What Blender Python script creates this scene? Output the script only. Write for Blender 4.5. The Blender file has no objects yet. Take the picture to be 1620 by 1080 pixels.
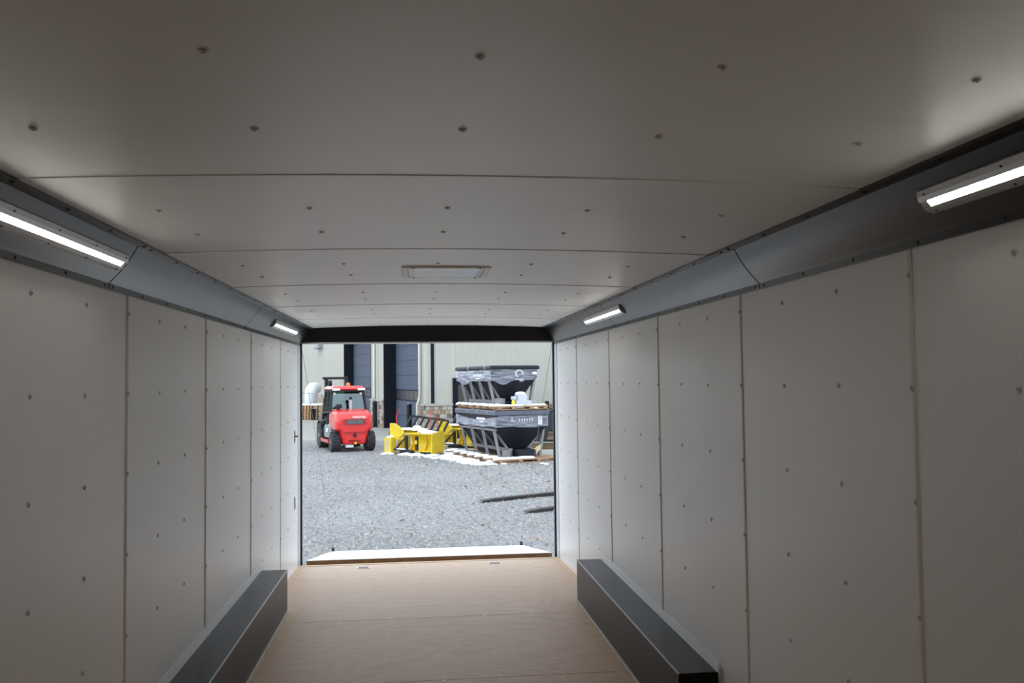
import bpy, math, random
import numpy as np
from mathutils import Matrix, Vector

random.seed(7)
rng = np.random.default_rng(7)
scene = bpy.context.scene
COL = scene.collection

# ------------------------------------------------------------------ camera
CAM_Z = 1.561
yaw, pit, rol, FPX = .1084, .0438, .0118, 1380.0
cy, sy, cp, sp, cr, sr = math.cos(yaw), math.sin(yaw), math.cos(pit), math.sin(pit), math.cos(rol), math.sin(rol)
Fv = Vector((sy*cp, cy*cp, sp)); R0 = Vector((cy, -sy, 0)); U0 = Vector((-sy*sp, -cy*sp, cp))
Rv = cr*R0 - sr*U0; Uv = sr*R0 + cr*U0
cam = bpy.data.cameras.new('camera')
camo = bpy.data.objects.new('camera', cam); COL.objects.link(camo)
camo.matrix_world = Matrix(((Rv.x, Uv.x, -Fv.x, 0), (Rv.y, Uv.y, -Fv.y, 0), (Rv.z, Uv.z, -Fv.z, CAM_Z), (0, 0, 0, 1)))
cam.sensor_width = 36; cam.lens = 36*FPX/1620; cam.clip_start = .05; cam.clip_end = 500
cam.dof.use_dof = True; cam.dof.focus_distance = 5.0; cam.dof.aperture_fstop = 8.0
scene.camera = camo

# ------------------------------------------------------------------ sky, exposure
w = bpy.data.worlds.new('overcast_sky'); scene.world = w; w.use_nodes = True
bg = w.node_tree.nodes['Background']; bg.inputs[0].default_value = (.82, .93, 1.05, 1); bg.inputs[1].default_value = 2.6
vs = scene.view_settings
vs.view_transform = 'Standard'; vs.look = 'None'; vs.gamma = 1; vs.exposure = 0.06; vs.use_curve_mapping = False
LED_POWER = 22.0
scene.cycles.max_bounces = 16; scene.cycles.diffuse_bounces = 10

# ------------------------------------------------------------------ materials
MATS = {}
def mat(name, col, rough=.5, metal=0., spec=.5, var=.0, scale=8., bump=0., bscale=60., emit=None, estr=0., stretch=None, col2=None, alpha=1., coat=0.):
    m = bpy.data.materials.new(name); m.use_nodes = True
    nt = m.node_tree; b = nt.nodes['Principled BSDF']
    b.inputs['Base Color'].default_value = (*col, 1); b.inputs['Roughness'].default_value = rough
    b.inputs['Metallic'].default_value = metal; b.inputs['Specular IOR Level'].default_value = spec
    b.inputs['Alpha'].default_value = alpha
    b.inputs['Coat Weight'].default_value = coat
    if emit:
        b.inputs['Emission Color'].default_value = (*emit, 1); b.inputs['Emission Strength'].default_value = estr
    tc = nt.nodes.new('ShaderNodeTexCoord'); mp = nt.nodes.new('ShaderNodeMapping')
    nt.links.new(tc.outputs['Object'], mp.inputs[0])
    if stretch: mp.inputs['Scale'].default_value = stretch
    if var or col2:
        n = nt.nodes.new('ShaderNodeTexNoise'); n.inputs['Scale'].default_value = scale; n.inputs['Detail'].default_value = 5
        r = nt.nodes.new('ShaderNodeValToRGB')
        c2 = col2 or tuple(min(1, c*(1+var)) for c in col); c1 = col if col2 else tuple(c*(1-var) for c in col)
        r.color_ramp.elements[0].color = (*c1, 1); r.color_ramp.elements[1].color = (*c2, 1)
        r.color_ramp.elements[0].position = .3; r.color_ramp.elements[1].position = .7
        nt.links.new(mp.outputs[0], n.inputs['Vector']); nt.links.new(n.outputs['Fac'], r.inputs[0]); nt.links.new(r.outputs[0], b.inputs['Base Color'])
    if bump:
        n2 = nt.nodes.new('ShaderNodeTexNoise'); n2.inputs['Scale'].default_value = bscale; n2.inputs['Detail'].default_value = 4
        bp = nt.nodes.new('ShaderNodeBump'); bp.inputs['Strength'].default_value = bump; bp.inputs['Distance'].default_value = .02
        nt.links.new(mp.outputs[0], n2.inputs['Vector']); nt.links.new(n2.outputs['Fac'], bp.inputs['Height']); nt.links.new(bp.outputs[0], b.inputs['Normal'])
    MATS[name] = m
    return m

mat('white_panel', (.855, .86, .86), .38, var=.02, scale=1.2, bump=.03, bscale=14)
mat('ceiling_panel', (.86, .86, .85), .36, var=.02, scale=1.5, bump=.03, bscale=9, stretch=(.4, 3, 1))
mat('seam_cream', (.74, .71, .63), .4)
mat('screw_white', (.55, .54, .52), .35, metal=.2)
mat('screw_shade', (.16, .16, .16), .4, metal=.2)  # centre of the screw head: its shadow put into the colour
mat('steel', (.70, .72, .74), .35, metal=.25)
mat('aluminium', (.62, .63, .64), .36, metal=.6)
mat('jamb_white', (.66, .68, .70), .35)
mat('rubber', (.012, .012, .013), .6)
mat('charcoal', (.011, .011, .012), .29, var=.06, scale=3)
mat('black_metal', (.006, .006, .007), .5, spec=.25)
mat('box_metal', (.012, .009, .0075), .34, spec=.18, metal=.0, var=.15, scale=1.5, bump=.02, bscale=4, stretch=(3, .4, 3))
mat('box_edge', (.4, .41, .43), .35, metal=.5)
mat('dark_gap', (.02, .018, .016), .8)
mat('tan_strip', (.60, .42, .26), .6, var=.12, scale=12)
mat('ramp_edge', (.55, .29, .13), .7, var=.2, scale=10)
mat('ramp_white', (.86, .85, .82), .5, var=.02)
mat('lens_frost', (.52, .57, .65), .25)
mat('fixture_cream', (.74, .70, .62), .4)
mat('clear_trim', (.58, .57, .53), .25)
mat('led', (1, 1, 1), .4, emit=(1.0, .965, .88), estr=LED_POWER)
mat('red_paint', (.62, .018, .016), .28, coat=.4)
mat('red_dark', (.35, .01, .01), .35)
mat('cab_black', (.012, .0125, .014), .5, spec=.3)
mat('tyre', (.022, .022, .024), .75, var=.3, scale=20, bump=.3)
mat('hub_grey', (.42, .43, .45), .4, metal=.2)
mat('grey_metal', (.25, .26, .28), .5, metal=.2, var=.12, scale=6)
mat('white_paint', (.82, .82, .80), .4)
mat('orange_lens', (.85, .2, .02), .3)
mat('yellow_paint', (.68, .47, .010), .38, var=.08, scale=5)
mat('tag_yellow', (.85, .65, .05), .5)
mat('snow', (.88, .90, .93), .7, bump=.5, bscale=18)
mat('hopper_plastic', (.010, .012, .017), .42, spec=.22, var=.2, scale=4)
mat('lid_grey', (.085, .095, .125), .45, var=.2, scale=6)
mat('leg_grey', (.20, .195, .20), .5, metal=.2)
mat('pallet_wood', (.33, .19, .10), .85, var=.3, scale=9, stretch=(1, 6, 6))
mat('crate_wood', (.46, .29, .15), .85, var=.25, scale=9)
mat('box_lightgrey', (.48, .50, .53), .5)
mat('siding', (.415, .405, .355), .45, var=.02, scale=1)
mat('siding_trim', (.45, .40, .31), .5)
mat('stone_a', (.34, .28, .225), .9, var=.2, scale=9, bump=.6, bscale=20)
mat('stone_b', (.42, .38, .33), .9, var=.2, scale=9, bump=.6, bscale=20)
mat('stone_c', (.33, .22, .13), .9, var=.2, scale=9, bump=.6, bscale=20)
mat('stone_d', (.14, .13, .135), .9, var=.2, scale=9, bump=.6, bscale=20)
mat('mortar', (.40, .37, .33), .95)
mat('stone_cap', (.36, .34, .31), .9, var=.1)
mat('door_blue', (.068, .085, .118), .65, spec=.15, var=.03)
mat('navy_trim', (.006, .007, .013), .7, spec=.2)
mat('window_dark', (.05, .045, .042), .35, spec=.3)
mat('concrete', (.29, .275, .24), .9, var=.12, scale=.9, bump=.1)
mat('leaf', (.30, .15, .06), .8, var=.4, scale=3)
mat('truck_paint', (.012, .016, .03), .25, coat=.5)
mat('fork_steel', (.03, .026, .025), .55, metal=.5, var=.3, scale=8)
mat('timber', (.16, .11, .07), .9, var=.3, scale=4)
mat('duct', (.74, .77, .80), .4)
mat('tag_white', (.8, .82, .85), .6)
mat('downspout', (.52, .50, .44), .5)
mat('cable', (.22, .21, .18), .5, metal=.4)
mat('red_marker', (.55, .03, .03), .5)

def mat_glass(name, tint, a):
    m = bpy.data.materials.new(name); m.use_nodes = True; nt = m.node_tree
    for n in list(nt.nodes): nt.nodes.remove(n)
    o = nt.nodes.new('ShaderNodeOutputMaterial'); mx = nt.nodes.new('ShaderNodeMixShader'); t = nt.nodes.new('ShaderNodeBsdfTransparent'); g = nt.nodes.new('ShaderNodeBsdfGlossy')
    t.inputs[0].default_value = (*tint, 1); g.inputs['Roughness'].default_value = .03; g.inputs[0].default_value = (.9, .95, 1, 1)
    mx.inputs[0].default_value = a
    nt.links.new(t.outputs[0], mx.inputs[1]); nt.links.new(g.outputs[0], mx.inputs[2]); nt.links.new(mx.outputs[0], o.inputs[0]); MATS[name] = m
mat_glass('cab_glass', (.50, .66, .62), .09)

def mat_wrap(name):
    m = bpy.data.materials.new(name); m.use_nodes = True; nt = m.node_tree
    b = nt.nodes['Principled BSDF']; b.inputs['Roughness'].default_value = .25; b.inputs['Base Color'].default_value = (.70, .72, .82, 1)
    tc = nt.nodes.new('ShaderNodeTexCoord'); mp = nt.nodes.new('ShaderNodeMapping'); mp.inputs['Scale'].default_value = (1.2, 1.2, 14)
    n = nt.nodes.new('ShaderNodeTexNoise'); n.inputs['Scale'].default_value = 2.2; n.inputs['Detail'].default_value = 6
    r = nt.nodes.new('ShaderNodeMapRange'); r.inputs[1].default_value = .35; r.inputs[2].default_value = .75; r.inputs[3].default_value = .06; r.inputs[4].default_value = .55
    nt.links.new(tc.outputs['Object'], mp.inputs[0]); nt.links.new(mp.outputs[0], n.inputs['Vector']); nt.links.new(n.outputs['Fac'], r.inputs[0]); nt.links.new(r.outputs[0], b.inputs['Alpha'])
    bp = nt.nodes.new('ShaderNodeBump'); bp.inputs['Strength'].default_value = .6; bp.inputs['Distance'].default_value = .03
    nt.links.new(n.outputs['Fac'], bp.inputs['Height']); nt.links.new(bp.outputs[0], b.inputs['Normal']); MATS[name] = m
mat_wrap('shrink_wrap')

def mat_ply(name):
    m = bpy.data.materials.new(name); m.use_nodes = True; nt = m.node_tree
    b = nt.nodes['Principled BSDF']; b.inputs['Roughness'].default_value = .55; b.inputs['Specular IOR Level'].default_value = .3
    tc = nt.nodes.new('ShaderNodeTexCoord'); mp = nt.nodes.new('ShaderNodeMapping'); mp.inputs['Scale'].default_value = (.8, 2.2, 1)
    n0 = nt.nodes.new('ShaderNodeTexNoise'); n0.inputs['Scale'].default_value = 1.1; n0.inputs['Detail'].default_value = 1.5; n0.inputs['Distortion'].default_value = .6
    mu = nt.nodes.new('ShaderNodeMath'); mu.operation = 'MULTIPLY'; mu.inputs[1].default_value = 16
    fr = nt.nodes.new('ShaderNodeMath'); fr.operation = 'PINGPONG'; fr.inputs[1].default_value = .5
    r = nt.nodes.new('ShaderNodeValToRGB')
    r.color_ramp.elements[0].color = (.50, .335, .23, 1); r.color_ramp.elements[1].color = (.60, .435, .315, 1)
    r.color_ramp.elements[0].position = .0; r.color_ramp.elements[1].position = .38
    mp2 = nt.nodes.new('ShaderNodeMapping'); mp2.inputs['Scale'].default_value = (1.5, 14, 1)
    n2 = nt.nodes.new('ShaderNodeTexNoise'); n2.inputs['Scale'].default_value = 2.0; n2.inputs['Detail'].default_value = 5
    mix = nt.nodes.new('ShaderNodeMix'); mix.data_type = 'RGBA'; mix.inputs[6].default_value = (.63, .465, .34, 1)
    L = nt.links.new
    L(tc.outputs['Object'], mp.inputs[0]); L(mp.outputs[0], n0.inputs['Vector']); L(n0.outputs['Fac'], mu.inputs[0]); L(mu.outputs[0], fr.inputs[0]); L(fr.outputs[0], r.inputs[0])
    L(tc.outputs['Object'], mp2.inputs[0]); L(mp2.outputs[0], n2.inputs['Vector']); L(n2.outputs['Fac'], mix.inputs[0]); L(r.outputs[0], mix.inputs[7]); L(mix.outputs[2], b.inputs['Base Color'])
    MATS[name] = m
mat_ply('plywood')

def mat_gravel(name):
    m = bpy.data.materials.new(name); m.use_nodes = True; nt = m.node_tree
    b = nt.nodes['Principled BSDF']; b.inputs['Roughness'].default_value = .9
    tc = nt.nodes.new('ShaderNodeTexCoord')
    v = nt.nodes.new('ShaderNodeTexVoronoi'); v.inputs['Scale'].default_value = 26
    n = nt.nodes.new('ShaderNodeTexNoise'); n.inputs['Scale'].default_value = .5; n.inputs['Detail'].default_value = 6
    sep = nt.nodes.new('ShaderNodeSeparateColor'); r = nt.nodes.new('ShaderNodeValToRGB')
    r.color_ramp.elements[0].color = (.150, .149, .150, 1); r.color_ramp.elements[1].color = (.30, .298, .30, 1)
    mix = nt.nodes.new('ShaderNodeMix'); mix.data_type = 'RGBA'; mix.blend_type = 'MULTIPLY'; mix.inputs[0].default_value = 1
    r2 = nt.nodes.new('ShaderNodeValToRGB'); r2.color_ramp.elements[0].color = (.78, .76, .74, 1); r2.color_ramp.elements[1].color = (1, 1, 1, 1); r2.color_ramp.elements[0].position = .35; r2.color_ramp.elements[1].position = .6
    nt.links.new(tc.outputs['Object'], v.inputs['Vector']); nt.links.new(tc.outputs['Object'], n.inputs['Vector'])
    nt.links.new(v.outputs['Color'], sep.inputs[0]); nt.links.new(sep.outputs[0], r.inputs[0]); nt.links.new(n.outputs['Fac'], r2.inputs[0])
    nt.links.new(r.outputs[0], mix.inputs[6]); nt.links.new(r2.outputs[0], mix.inputs[7]); nt.links.new(mix.outputs[2], b.inputs['Base Color'])
    bp = nt.nodes.new('ShaderNodeBump'); bp.inputs['Strength'].default_value = .7; bp.inputs['Distance'].default_value = .02
    nt.links.new(v.outputs['Distance'], bp.inputs['Height']); bp.invert = True; nt.links.new(bp.outputs[0], b.inputs['Normal'])
    MATS[name] = m
mat_gravel('gravel_ground')

def mat_stone_scatter(name):
    m = bpy.data.materials.new(name); m.use_nodes = True; nt = m.node_tree
    b = nt.nodes['Principled BSDF']; b.inputs['Roughness'].default_value = .85
    g = nt.nodes.new('ShaderNodeNewGeometry'); r = nt.nodes.new('ShaderNodeValToRGB')
    r.color_ramp.elements[0].color = (.13, .13, .133, 1); r.color_ramp.elements[1].color = (.42, .418, .42, 1)
    e = r.color_ramp.elements.new(.5); e.color = (.258, .257, .26, 1)
    e = r.color_ramp.elements.new(.93); e.color = (.32, .28, .23, 1)
    nt.links.new(g.outputs['Random Per Island'], r.inputs[0]); nt.links.new(r.outputs[0], b.inputs['Base Color']); MATS[name] = m
mat_stone_scatter('gravel_stone')

# ------------------------------------------------------------------ mesh helpers
class MB:
    def __init__(s, xf=None): s.v = []; s.f = []; s.m = []; s.xf = xf; s.cur = 0
    def add(s, vs_, fs):
        o = len(s.v)
        for p in vs_:
            p = Vector(p)
            s.v.append(tuple(s.xf @ p if s.xf else p))
        for f in fs: s.f.append(tuple(i+o for i in f)); s.m.append(s.cur)
        return s
    def mi(s, i): s.cur = i; return s
    def box(s, x0, x1, y0, y1, z0, z1):
        return s.add([(x0, y0, z0), (x1, y0, z0), (x1, y1, z0), (x0, y1, z0), (x0, y0, z1), (x1, y0, z1), (x1, y1, z1), (x0, y1, z1)],
                     [(0, 3, 2, 1), (4, 5, 6, 7), (0, 1, 5, 4), (1, 2, 6, 5), (2, 3, 7, 6), (3, 0, 4, 7)])
    def hexa(s, a, b):      # two rings of equal length
        n = len(a)
        fs = [tuple(reversed(range(n))), tuple(range(n, 2*n))] + [(i, (i+1) % n, n+(i+1) % n, n+i) for i in range(n)]
        return s.add(list(a)+list(b), fs)
    def loft(s, rings):
        n = len(rings[0]); vs_ = [p for r in rings for p in r]; fs = [tuple(reversed(range(n)))]
        for k in range(len(rings)-1):
            fs += [(k*n+i, k*n+(i+1) % n, (k+1)*n+(i+1) % n, (k+1)*n+i) for i in range(n)]
        fs.append(tuple(range((len(rings)-1)*n, len(rings)*n)))
        return s.add(vs_, fs)
    def prism(s, poly, y0, y1, axis='y'):   # poly in the two other axes
        if axis == 'y': a = [(p[0], y0, p[1]) for p in poly]; b = [(p[0], y1, p[1]) for p in poly]
        elif axis == 'x': a = [(y0, p[0], p[1]) for p in poly]; b = [(y1, p[0], p[1]) for p in poly]
        else: a = [(p[0], p[1], y0) for p in poly]; b = [(p[0], p[1], y1) for p in poly]
        return s.hexa(a, b)
    def tube(s, p0, p1, r, n=8, r1=None):
        p0 = Vector(p0); p1 = Vector(p1); d = (p1-p0).normalized(); r1 = r if r1 is None else r1
        u = d.orthogonal().normalized(); q = d.cross(u)
        ring = lambda c, rr: [c+u*(math.cos(2*math.pi*i/n)*rr)+q*(math.sin(2*math.pi*i/n)*rr) for i in range(n)]
        return s.hexa(ring(p0, r), ring(p1, r1))
    def path(s, pts, r, n=8):
        pts = [Vector(p) for p in pts]; rings = []
        u = None
        for i, p in enumerate(pts):
            d = (pts[min(i+1, len(pts)-1)]-pts[max(i-1, 0)]).normalized()
            if u is None: u = d.orthogonal().normalized()
            u = (u-d*u.dot(d)).normalized(); q = d.cross(u)
            rr = r[i] if isinstance(r, (list, tuple)) else r
            rings.append([p+u*(math.cos(2*math.pi*k/n)*rr)+q*(math.sin(2*math.pi*k/n)*rr) for k in range(n)])
        return s.loft(rings)
    def lathe(s, prof, c=(0, 0, 0), n=16, axis='z'):   # prof list of (r, h)
        rings = []
        for r, h in prof:
            ring = []
            for k in range(n):
                a = 2*math.pi*k/n; x, y = r*math.cos(a), r*math.sin(a)
                p = (x, y, h) if axis == 'z' else ((h, x, y) if axis == 'x' else (y, h, x))
                ring.append((p[0]+c[0], p[1]+c[1], p[2]+c[2]))
            rings.append(ring)
        return s.loft(rings)
    def bar(s, p0, p1, w_, h_):   # rectangular bar
        p0 = Vector(p0); p1 = Vector(p1); d = (p1-p0).normalized()
        u = d.cross(Vector((0, 0, 1)));
        if u.length < 1e-3: u = Vector((1, 0, 0))
        u.normalize(); q = u.cross(d)
        rg = lambda c: [c+u*(a*w_/2)+q*(b*h_/2) for a, b in ((-1, -1), (1, -1), (1, 1), (-1, 1))]
        return s.hexa(rg(p0), rg(p1))
    def mesh(s, name, mats, smooth=False):
        me = bpy.data.meshes.new(name); me.from_pydata(s.v, [], s.f)
        for m in ([mats] if isinstance(mats, str) else mats): me.materials.append(MATS[m])
        me.polygons.foreach_set('material_index', s.m)
        if smooth: me.polygons.foreach_set('use_smooth', [True]*len(s.f))
        me.update(); return me
    def build(s, name, mats, parent=None, bevel=0, smooth=False, sub=0):
        o = bpy.data.objects.new(name, s.mesh(name, mats, smooth)); COL.objects.link(o)
        if parent: o.parent = parent
        if bevel:
            b = o.modifiers.new('bevel', 'BEVEL'); b.width = bevel; b.segments = 2; b.limit_method = 'ANGLE'; b.angle_limit = .6
        if sub:
            b = o.modifiers.new('sub', 'SUBSURF'); b.levels = b.render_levels = sub
        return o

def tag(o, label=None, cat=None, group=None, kind=None):
    if label: o['label'] = label
    if cat: o['category'] = cat
    if group: o['group'] = group
    if kind: o['kind'] = kind
    return o
def struct(o, label=None): return tag(o, label, None, None, 'structure')
def empty(name, loc=(0, 0, 0), rz=0, parent=None):
    o = bpy.data.objects.new(name, None); COL.objects.link(o); o.location = loc; o.rotation_euler = (0, 0, rz); o.empty_display_size = .1
    if parent: o.parent = parent
    return o
def inst(me, name, parent, loc=(0, 0, 0), rot=(0, 0, 0), scale=None):
    o = bpy.data.objects.new(name, me); COL.objects.link(o); o.parent = parent; o.location = loc; o.rotation_euler = rot
    if scale: o.scale = scale
    return o
def copy_tree(o, parent=None):
    c = o.copy(); COL.objects.link(c); c.parent = parent
    for ch in list(o.children): copy_tree(ch, c)
    return c

# ================================================================== THE TRAILER INTERIOR
XL, XR = -1.0754, 1.2957
Y0, YD = -1.9, 8.2
ZC, ZU, INS = 1.915, 2.05, .1112
SEAM = 2.165; P = 1.2192
TAIL = 5.86; DROP = .10
SEAMS = [SEAM+P*k for k in range(-3, 6)]
def zfloor(y): return 0 if y < TAIL else -DROP*(y-TAIL)/(YD-TAIL)

# shared screw mesh: pan head, axis +z
sb = MB(); sb.mi(0); sb.lathe([(.0085, 0), (.0085, .0012), (.006, .0032), (.0035, .004)], n=8); sb.mi(1); sb.lathe([(.0033, .0035), (.0026, .0046)], n=6)
SCREW = sb.mesh('screw', ['screw_white', 'screw_shade'])
sb = MB(); sb.lathe([(.006, 0), (.006, .0015), (.003, .0035)], n=8); SCREW_BLACK = sb.mesh('screw', 'rubber')
sb = MB(); sb.lathe([(.008, 0), (.007, .002)], n=8); SCREW_STEEL = sb.mesh('screw', 'steel')

ROWS = [1.823-.2965*k for k in range(6)]
def side_wall(name, x, s, label):
    # s = +1 : wall surface faces +x (left wall)
    root = struct(MB().box(x-s*.07, x-s*.012, Y0, YD, -.14, 2.15).build(name, 'dark_gap'), label)
    ry = s*math.pi/2
    ys = [Y0]+[q for q in SEAMS if q > Y0+.2]+[8.045]
    for a, b in zip(ys[:-1], ys[1:]):
        z0a, z0b = zfloor(a)-.004, zfloor(b)-.004
        m = MB()
        a2, b2 = a+.0015, b-.0015
        m.hexa([(x-s*.0118, a2, z0a), (x, a2, z0a), (x, a2, ZC+.03), (x-s*.0118, a2, ZC+.03)], [(x-s*.0118, b2, z0b), (x, b2, z0b), (x, b2, ZC+.03), (x-s*.0118, b2, ZC+.03)])
        p = m.build('wall_panel', 'white_panel', root)
        if b < 1.0: continue
        for dy in (.406, .813):
            yy = (b-P if b < 8.0 else 8.261-P)+dy
            if yy > b-.05: continue
            for i, z in enumerate(ROWS):
                if z < .4 and 3.6 < yy < 6.2: continue
                inst(SCREW, 'screw', p, (x, yy+random.uniform(-.006, .006), z+random.uniform(-.004, .004)), (0, ry, 0))
    for q in SEAMS:
        if q < .5 or q > 8: continue
        m = MB(); h = .0095; zb = zfloor(q) if not 3.6 < q < 6.2 else .325
        pr = [(0, q-h), (.0025, q-h), (.005, q-h*.45), (.005, q+h*.45), (.0025, q+h), (0, q+h)]
        m.hexa([(x+s*c[0], c[1], zb) for c in pr], [(x+s*c[0], c[1], ZC+.01) for c in pr])
        st = m.build('seam_strip', 'seam_cream', root)
        for z in ROWS:
            if z > zb+.05: inst(SCREW, 'screw', st, (x+s*.005, q, z), (0, ry, 0))
    return root
wl = side_wall('wall_left', XL, 1, 'white panelled trailer side wall left of the open rear door')
wr = side_wall('wall_right', XR, -1, 'white panelled trailer side wall right of the open rear door')

# latch strike slots in the left wall by the door
for zc in (1.085, .505):
    m = MB(); m.mi(0).box(XL-.004, XL+.003, 7.835, 7.862, zc-.055, zc+.055); m.mi(1).box(XL+.003, XL+.006, 7.845, 7.853, zc-.04, zc+.04)
    if zc > 1: m.mi(1).box(XL+.003, XL+.022, 7.856, 7.885, zc-.006, zc+.006)
    tag(m.build('strike_slot', ['black_metal', 'rubber'], wl), 'small dark latch strike slot')

# nose wall behind the camera
struct(MB().box(XL-.07, XR+.07, Y0-.06, Y0, -.14, 2.15).build('wall_front', 'white_panel'), 'white trailer nose wall')

# ceiling
def zceil(x): return 2.052+.022*(1-((x-.11)/1.09)**2)
croot = struct(MB().box(XL-.07, XR+.07, Y0, 8.3, 2.105, 2.15).build('ceiling', 'dark_gap'), 'white panelled trailer ceiling with cross seams and screws')
cys = [Y0]+[q for q in SEAMS if q > Y0+.2]+[YD+.05]
NX = 16
for i, (a, b) in enumerate(zip(cys[:-1], cys[1:])):
    m = MB(); xs = [XL+(XR-XL)*k/NX for k in range(NX+1)]
    # far edge of every sheet laps 4 mm lower than the next one
    ra = [(x, a+.002, zceil(x)-.0025) for x in xs]+[(x, a+.002, zceil(x)+.012) for x in reversed(xs)]
    rb = [(x, b-.002, zceil(x)) for x in xs]+[(x, b-.002, zceil(x)+.012) for x in reversed(xs)]
    n = len(ra); fs = [(k, (k+1) % n, n+(k+1) % n, n+k) for k in range(n)]
    for k in range(NX): fs += [(k, 2*NX+1-k, 2*NX-k, k+1), (n+k, n+k+1, n+2*NX-k, n+2*NX+1-k)]
    m.add(ra+rb, fs)
    p = m.build('ceiling_panel', 'ceiling_panel', croot, smooth=False)
    for dy in (.41, .82):
        yy = a+dy if i > 0 else b-P+dy
        if yy < .9 or yy > 8.1: continue
        for x in (-.73, -.312, .10, .51, .941):
            if abs(yy-4.02) < .1 and -.1 < x < .4: continue
            inst(SCREW, 'screw', p, (x+random.uniform(-.01, .01), yy+random.uniform(-.008, .008), zceil(x)-.002), (math.pi, 0, 0))

# coves: dark slanted cove panels between wall and ceiling
def cove(name, x, s, label):
    X = lambda d: x+s*d
    root = struct(MB().hexa([(X(-.01), Y0, ZC+.03), (X(INS-.02), Y0, ZU+.03), (X(-.01), Y0, ZU+.03)], [(X(-.01), YD, ZC+.03), (X(INS-.02), YD, ZU+.03), (X(-.01), YD, ZU+.03)]).build(name, 'dark_gap'), label)
    js = [Y0, .727, 3.165, 5.593, YD-.02]
    for a, b in zip(js[:-1], js[1:]):
        prof = [(.004, ZC-.022), (.007, ZC-.022), (.009, ZC-.001)] + \
               [(.009+(INS-.013)*t+.006*math.sin(math.pi*t), ZC+(ZU-ZC)*t-.004*math.sin(math.pi*t)) for t in [.06+.11*k for k in range(9)]] + \
               [(INS-.002, ZU-.007), (INS+.022, ZU-.005), (INS+.022, ZU+.012), (INS-.006, ZU+.006), (.004, ZC+.004)]
        a2, b2 = a+.0045, b-.0045
        p = MB().hexa([(X(c[0]), a2, c[1]) for c in prof], [(X(c[0]), b2, c[1]) for c in prof]).build('cove_panel', 'charcoal', root)
        n = int(round((b-a)/.305)); n = max(1, n)
        for k in range(n):
            yy = a+.04+(b-a-.08)*k/max(1, n-1)
            if yy < .9: continue
            inst(SCREW_BLACK, 'screw', p, (X(.007), yy, ZC-.012), (0, s*math.pi/2, 0))
            inst(SCREW_BLACK, 'screw', p, (X(INS+.011), yy+.05, ZU-.006), (math.pi, 0, 0))
    return root
cove('trim_1', XL, 1, 'dark charcoal cove panels along the left wall under the ceiling')
cove('trim_2', XR, -1, 'dark charcoal cove panels along the right wall under the ceiling')

# door header and rear frame
hd = struct(MB().prism([(8.10, 2.07), (8.10, 2.045), (8.135, 1.93), (8.135, 1.925), (8.26, 1.925), (8.26, 2.16), (8.2, 2.16), (8.2, 2.07)], XL+.0, XR-.0, 'x').build('trim_3', 'black_metal'), 'black header panel above the open rear door')
MB().box(XL, XR, 8.14, 8.27, 1.912, 1.9248).build('edge_strip', 'aluminium', hd)
def jamb(name, x, s, label):
    X = lambda d: x+s*d
    r = struct(MB().box(X(-.07), X(.004), 8.047, 8.19, -.11, 1.925).build(name, 'jamb_white'), label)
    MB().box(X(-.07), X(.018), 8.192, 8.235, -.12, 1.925).build('door_seal', 'rubber', r)
    MB().box(X(-.07), X(.002), 8.236, 8.30, -.14, 2.16).build('corner_post', 'aluminium', r)
    return r
jamb('trim_4', XL, 1, 'pale door jamb with black rubber seal at the left of the rear opening')
jamb('trim_5', XR, -1, 'pale door jamb with black rubber seal at the right of the rear opening')

# floor
fl = struct(MB().prism([(Y0, -.02), (TAIL, -.02), (YD, -.02-DROP), (YD, -.2), (Y0, -.14)], XL-.07, XR+.07, 'x').build('floor', 'dark_gap'), 'plywood trailer floor sloping down towards the rear door')
fys = [Y0, TAIL-6*P, TAIL-5*P, TAIL-4*P, TAIL-3*P, TAIL-2*P, TAIL-P, TAIL, 8.13]
for i, (a, b) in enumerate(zip(fys[:-1], fys[1:])):
    a2, b2 = a+.003, b-.003
    o = MB().hexa([(XL, a2, -.018+zfloor(a2)), (XR, a2, -.018+zfloor(a2)), (XR, a2, zfloor(a2)), (XL, a2, zfloor(a2))], [(XL, b2, -.018+zfloor(b2)), (XR, b2, -.018+zfloor(b2)), (XR, b2, zfloor(b2)), (XL, b2, zfloor(b2))])
    ctr = Vector((random.uniform(-3, 3), -(a+b)/2+random.uniform(-9, 9), 0))
    p = o.build('plywood_sheet', 'plywood', fl)
    p.location = -ctr
    for v in p.data.vertices: v.co += ctr
    rows = [a+.03, a+.41, a+.81, b-.03] if b < 7 else [a+.03, a+.43, a+1.0]
    for yy in rows:
        if yy < 3.8: continue
        for x in (-.52, -.2, .115, .42, .74):
            inst(SCREW_STEEL, 'screw', p, ctr+Vector((x+random.uniform(-.02, .02), yy+random.uniform(-.03, .03), zfloor(yy))), (0, 0, 0))
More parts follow.
